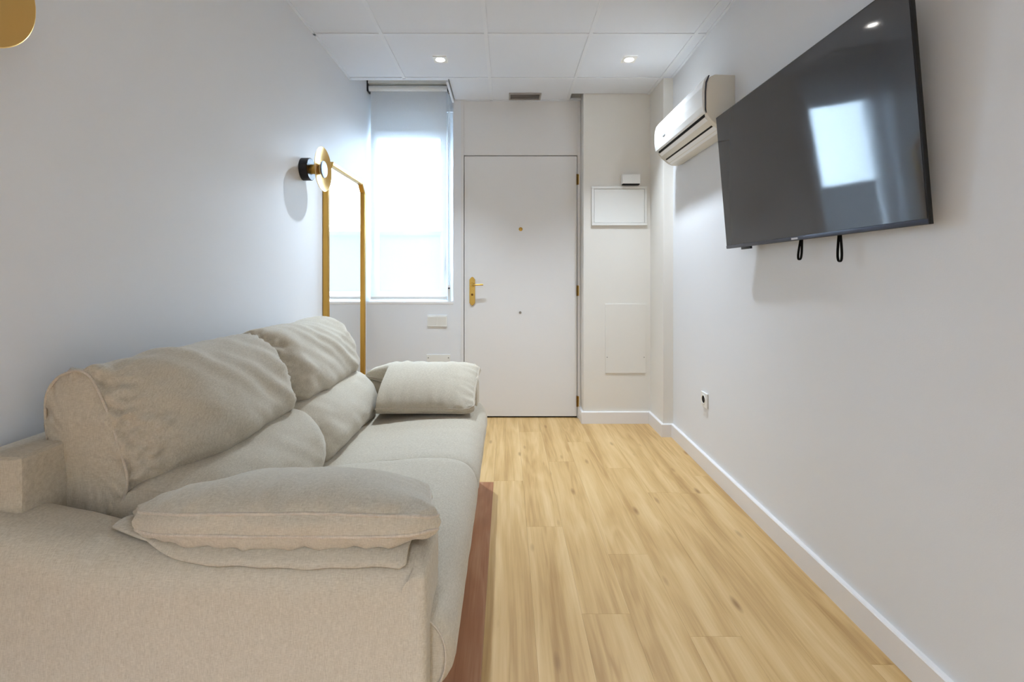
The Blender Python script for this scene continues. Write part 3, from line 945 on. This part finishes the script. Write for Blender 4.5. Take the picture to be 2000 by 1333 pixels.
# arms: outline in XZ with a rising back and a rounded front
def arm_top(x):
    # height of the arm's top edge along x
    pts = [(-1.10, .658), (-1.02, .645), (-.91, .624), (-.82, .602), (-.72, .590), (-.62, .586), (-.42, .584), (-.30, .584), (-.20, .583)]
    if x <= pts[0][0]: return pts[0][1]
    for (a, za), (b2, zb2) in zip(pts, pts[1:]):
        if x <= b2:
            t = (x - a) / (b2 - a); t = t * t * (3 - 2 * t) * .35 + t * .65
            return za + (zb2 - za) * t
    return pts[-1][1]
ARM_R = .068
def arm_surf(x, dist):
    # height of the arm's surface at a distance from its outer or inner face
    r = ARM_R + (.012 - ARM_R) * max(0, min(1, (x + .195) / .02))     # tight towards the front corner
    d = max(0, min(dist, r))
    return arm_top(x) - (r - math.sqrt(max(0, r * r - (r - d) ** 2)))
def arm_poly():
    poly = [(-1.10, .07)]
    poly += [(-1.10 + .90 * k / 26, arm_top(-1.10 + .90 * k / 26)) for k in range(27)]
    cx_, cz_, r = -.186, .548, .035
    for k in range(1, 9):
        a = PI / 2 - (PI / 2) * k / 8
        poly.append((cx_ + r * math.cos(a), cz_ + r * math.sin(a)))
    poly += [(-.151, .30), (-.153, .12), (-.165, .08), (-.185, .07)]
    return poly
def arm(y0, y1):
    poly = arm_poly()
    # rounded across the thickness: generous on top, tight down the front
    prof = [PI / 2 * k / 8 for k in range(9)]
    rings = []
    bm = bmesh.new()
    n = len(poly)
    # inward normals of the outline
    P = [Vector(p) for p in poly]
    cen = Vector((-.62, .33))
    nor = []
    for i in range(n):
        t = (P[(i + 1) % n] - P[i - 1]).normalized()
        q = Vector((t.y, -t.x))
        if q.dot(cen - P[i]) < 0: q = -q
        nor.append(q)
    rad = [.012 + (ARM_R - .012) * max(0, min(1, -nor[i].y)) ** 2 if P[i].y > .3 else .012 for i in range(n)]
    for a, sd in [(a, 0) for a in prof] + [(a, 1) for a in prof[::-1]]:
        rg = []
        for i in range(n):
            ins, dep = rad[i] * (1 - math.sin(a)), rad[i] * (1 - math.cos(a))
            rg.append(bm.verts.new((P[i].x + nor[i].x * ins, (y1 - dep) if sd else (y0 + dep), P[i].y + nor[i].y * ins)))
        rings.append(rg)
    for a, b2 in zip(rings, rings[1:]):
        for i in range(n): bm.faces.new((a[i], a[(i + 1) % n], b2[(i + 1) % n], b2[i]))
    bm.faces.new(rings[0][::-1]); bm.faces.new(rings[-1])
    return link('arm', finish(bm, 'arm', True, 50), M['linen'], sf)
arm(SA0, SA1)
arm(FA0, FA1)
for x in (-1.02, -.26):
    for y in (.97, 2.50):
        lathe('foot', [(0, 0), (0, .022), (.072, .028), (.072, 0)], M['foot'], sf, (x, y, 0), axis='Z', seg=20)

# ------------------------------------------------------------------ arm cushions
def arm_cushion(cx_, L, Wd, y_edge, z_edge, tilt_, side, label, seed, g=.038, T=.066, yaw_=0., taper=.24):
    """box pillow; y_edge is its edge on the arm, it leans into the seat. side=+1 leans towards +y"""
    e = empty('arm_cushion', (cx_, y_edge + side * Wd / 2, z_edge - .10), label, 'cushion', 'box cushions on the sofa arms')
    na, nb = 72, 48
    Rt = Matrix.Rotation(-side * tilt_, 3, 'X')
    Rz = Matrix.Rotation(yaw_, 3, 'Z')
    def plan(a, b2):
        # a along x, b across; edges pulled slightly in between pointed corners
        x = L / 2 * a * (1 - .035 * (1 - b2 * b2)) if True else 0
        y = Wd / 2 * b2 * (1 - .03 * (1 - a * a))
        # round the corners a little
        rr = max(0, abs(a) + abs(b2) - 1.82) * .45
        t = (b2 * side + 1) / 2                                        # 0 at the arm edge, 1 in the seat
        if a > 0: x *= 1 - taper * t
        y += side * .09 * max(0, (-a - .35) / .65) ** 2 * (1 - t)      # back end drawn away from the arm's face
        return x * (1 - rr), y * (1 - rr)
    def half(a, b2):
        return T * (max(0, 1 - abs(a) ** 2.6) ** .62) * (max(0, 1 - abs(b2) ** 2.4) ** .60)
    def place(p):
        p = Rz @ (Rt @ (p - Vector((0, -side * Wd / 2, 0))))
        return Vector((cx_, y_edge, z_edge)) + p
    def rest(p, gap=.014):
        # rest on the arm and the seat, yield to the lumbar cushion
        arm_w = SA1 - SA0
        into = (p.y - SA1) if side > 0 else (FA0 - p.y)
        low = arm_surf(p.x, min(into + arm_w, -into)) + gap if into < -.008 else .470 + gap + (arm_surf(p.x, .008) - .470) * max(0, 1 - max(0, into) / .035) ** 2
        if into > -.035 and p.x < -.605: p.x = -.605 + (p.x + .605) * (1 - min(1, (into + .035) / .03))
        if p.z < low: p.z = low
        return p
    verts = []; info = []
    def grid(sgn):
        idx = []
        for j in range(nb + 1):
            b2 = math.sin(PI / 2 * (2 * j / nb - 1)); row = []
            for i in range(na + 1):
                a = math.sin(PI / 2 * (2 * i / na - 1))
                x, y = plan(a, b2)
                h = half(a, b2) + g / 2 * (1 - .35 * max(0, abs(a) ** 6) - .0)
                p = Vector((x, y, sgn * h))
                # puckers along the seams
                de = min((1 - abs(a)) * L / 2, (1 - abs(b2)) * Wd / 2)
                wv = .013 * math.exp(-de / .05) * min(1, de / .006)
                along = x if (1 - abs(b2)) * Wd < (1 - abs(a)) * L else y
                d = wv * mn.noise(Vector((along * 34 + seed, de * 6, seed * 1.7 + sgn)))
                d += .005 * mn.noise(Vector((x * 6 + seed, y * 6, sgn * 3)))
                d += .009 * mn.noise(Vector((x * 26 + seed * 2, y * 5, sgn * 5))) * math.exp(-de / .12) * min(1, de / .01)
                p.z += sgn * d
                p = place(p)
                p = rest(p)
                row.append(len(verts)); verts.append(p)
            idx.append(row)
        return idx
    faces = []
    G1 = grid(1); G2 = grid(-1)
    for j in range(nb):
        for i in range(na):
            faces.append((G1[j][i], G1[j][i + 1], G1[j + 1][i + 1], G1[j + 1][i]))
            faces.append((G2[j][i], G2[j + 1][i], G2[j + 1][i + 1], G2[j][i + 1]))
    def ring(G):
        return [G[0][i] for i in range(na)] + [G[j][na] for j in range(nb)] + [G[nb][i] for i in range(na, 0, -1)] + [G[j][0] for j in range(nb, 0, -1)]
    r1, r2 = ring(G1), ring(G2)
    cen = sum((verts[i] for i in r1 + r2), Vector()) / len(r1 + r2)
    prev = r1
    nr = len(r1)
    rows = 4
    for k in range(1, rows + 1):
        if k == rows: cur = r2
        else:
            cur = []
            t = k / rows
            for q, (a, b2) in enumerate(zip(r1, r2)):
                p = verts[a].lerp(verts[b2], t)
                o = (p - cen); o -= (verts[a] - verts[b2]).normalized() * o.dot((verts[a] - verts[b2]).normalized())
                pk = .009 * mn.noise(Vector((p.x * 30 + seed, p.y * 30, 2))) * math.sin(PI * t)
                cur.append(len(verts)); verts.append(rest(p + o.normalized() * (.006 * math.sin(PI * t) + pk)))
        for i in range(nr):
            faces.append((prev[i], cur[i], cur[(i + 1) % nr], prev[(i + 1) % nr]))
        prev = cur
    me = bpy.data.meshes.new('pillow'); me.from_pydata([tuple(p) for p in verts], [], faces)
    bm = bmesh.new(); bm.from_mesh(me); bmesh.ops.recalc_face_normals(bm, faces=bm.faces); bm.to_mesh(me); bm.free()
    for p in me.polygons: p.use_smooth = True
    me.set_sharp_from_angle(angle=math.radians(60))
    pil = link('pillow', me, M['linen'], e)
    for r_ in (r1, r2):
        tube('piping', [verts[i] for i in r_], .0034, M['piping'], pil, closed=True, seg=6)
    return e
nc = arm_cushion(-.465, .680, .40, .908, .640, math.radians(17), 1, 'beige box cushion on the sofa arm away from the door', 3.1)
fc = arm_cushion(-.44, .60, .40, 2.560, .632, math.radians(21), -1, 'beige box cushion on the sofa arm nearest the door', 8.4, taper=.04)
# fabric flap that ties each cushion to its arm
def flap(parent, ya, s, x0, x1):
    bm = bmesh.new(); rows = []
    n = 48
    for k in range(n + 1):
        x = x0 + (x1 - x0) * k / n
        z = arm_top(x)
        back = .055 * max(0, (-.46 - x) / .34) ** 2                     # the strip drifts back towards the headrest
        f = min(1, back / .03)
        wob = .002 * math.sin(k * .33) + .0015 * math.sin(k * .9)
        r0 = [(d_, arm_surf(x, d_) - z + h_) for d_, h_ in ((.10, .008), (.075, .009), (.05, .009), (.032, .009), (.020, .009 + wob), (.013, .009 + wob))]
        r1_ = [(d_, arm_surf(x, min(d_, SA1 - SA0 - d_)) - z + h_) for d_, h_ in ((min(.15, .09 + back), .006), (min(.14, .068 + back), .008), (min(.13, .05 + back), .009), (min(.12, .036 + back), .009), (min(.11, .026 + back), .007), (min(.10, .022 + back), .006))]
        rp = [(a0 + (a1 - a0) * f, b0 + (b1 - b0) * f) for (a0, b0), (a1, b1) in zip(r0, r1_)]
        rows.append([bm.verts.new((x, ya + s * a, z + b2)) for a, b2 in rp])
    for a, b2 in zip(rows, rows[1:]):
        for i in range(len(a) - 1): bm.faces.new((a[i], a[i + 1], b2[i + 1], b2[i]))
    o = link('fastening_flap', finish(bm, 'flap', True), M['linen'], parent)
    md = o.modifiers.new('thickness', 'SOLIDIFY'); md.thickness = .006; md.offset = 1
flap(nc, SA0, 1, -.80, -.190)
flap(fc, FA1, -1, -.58, -.19)
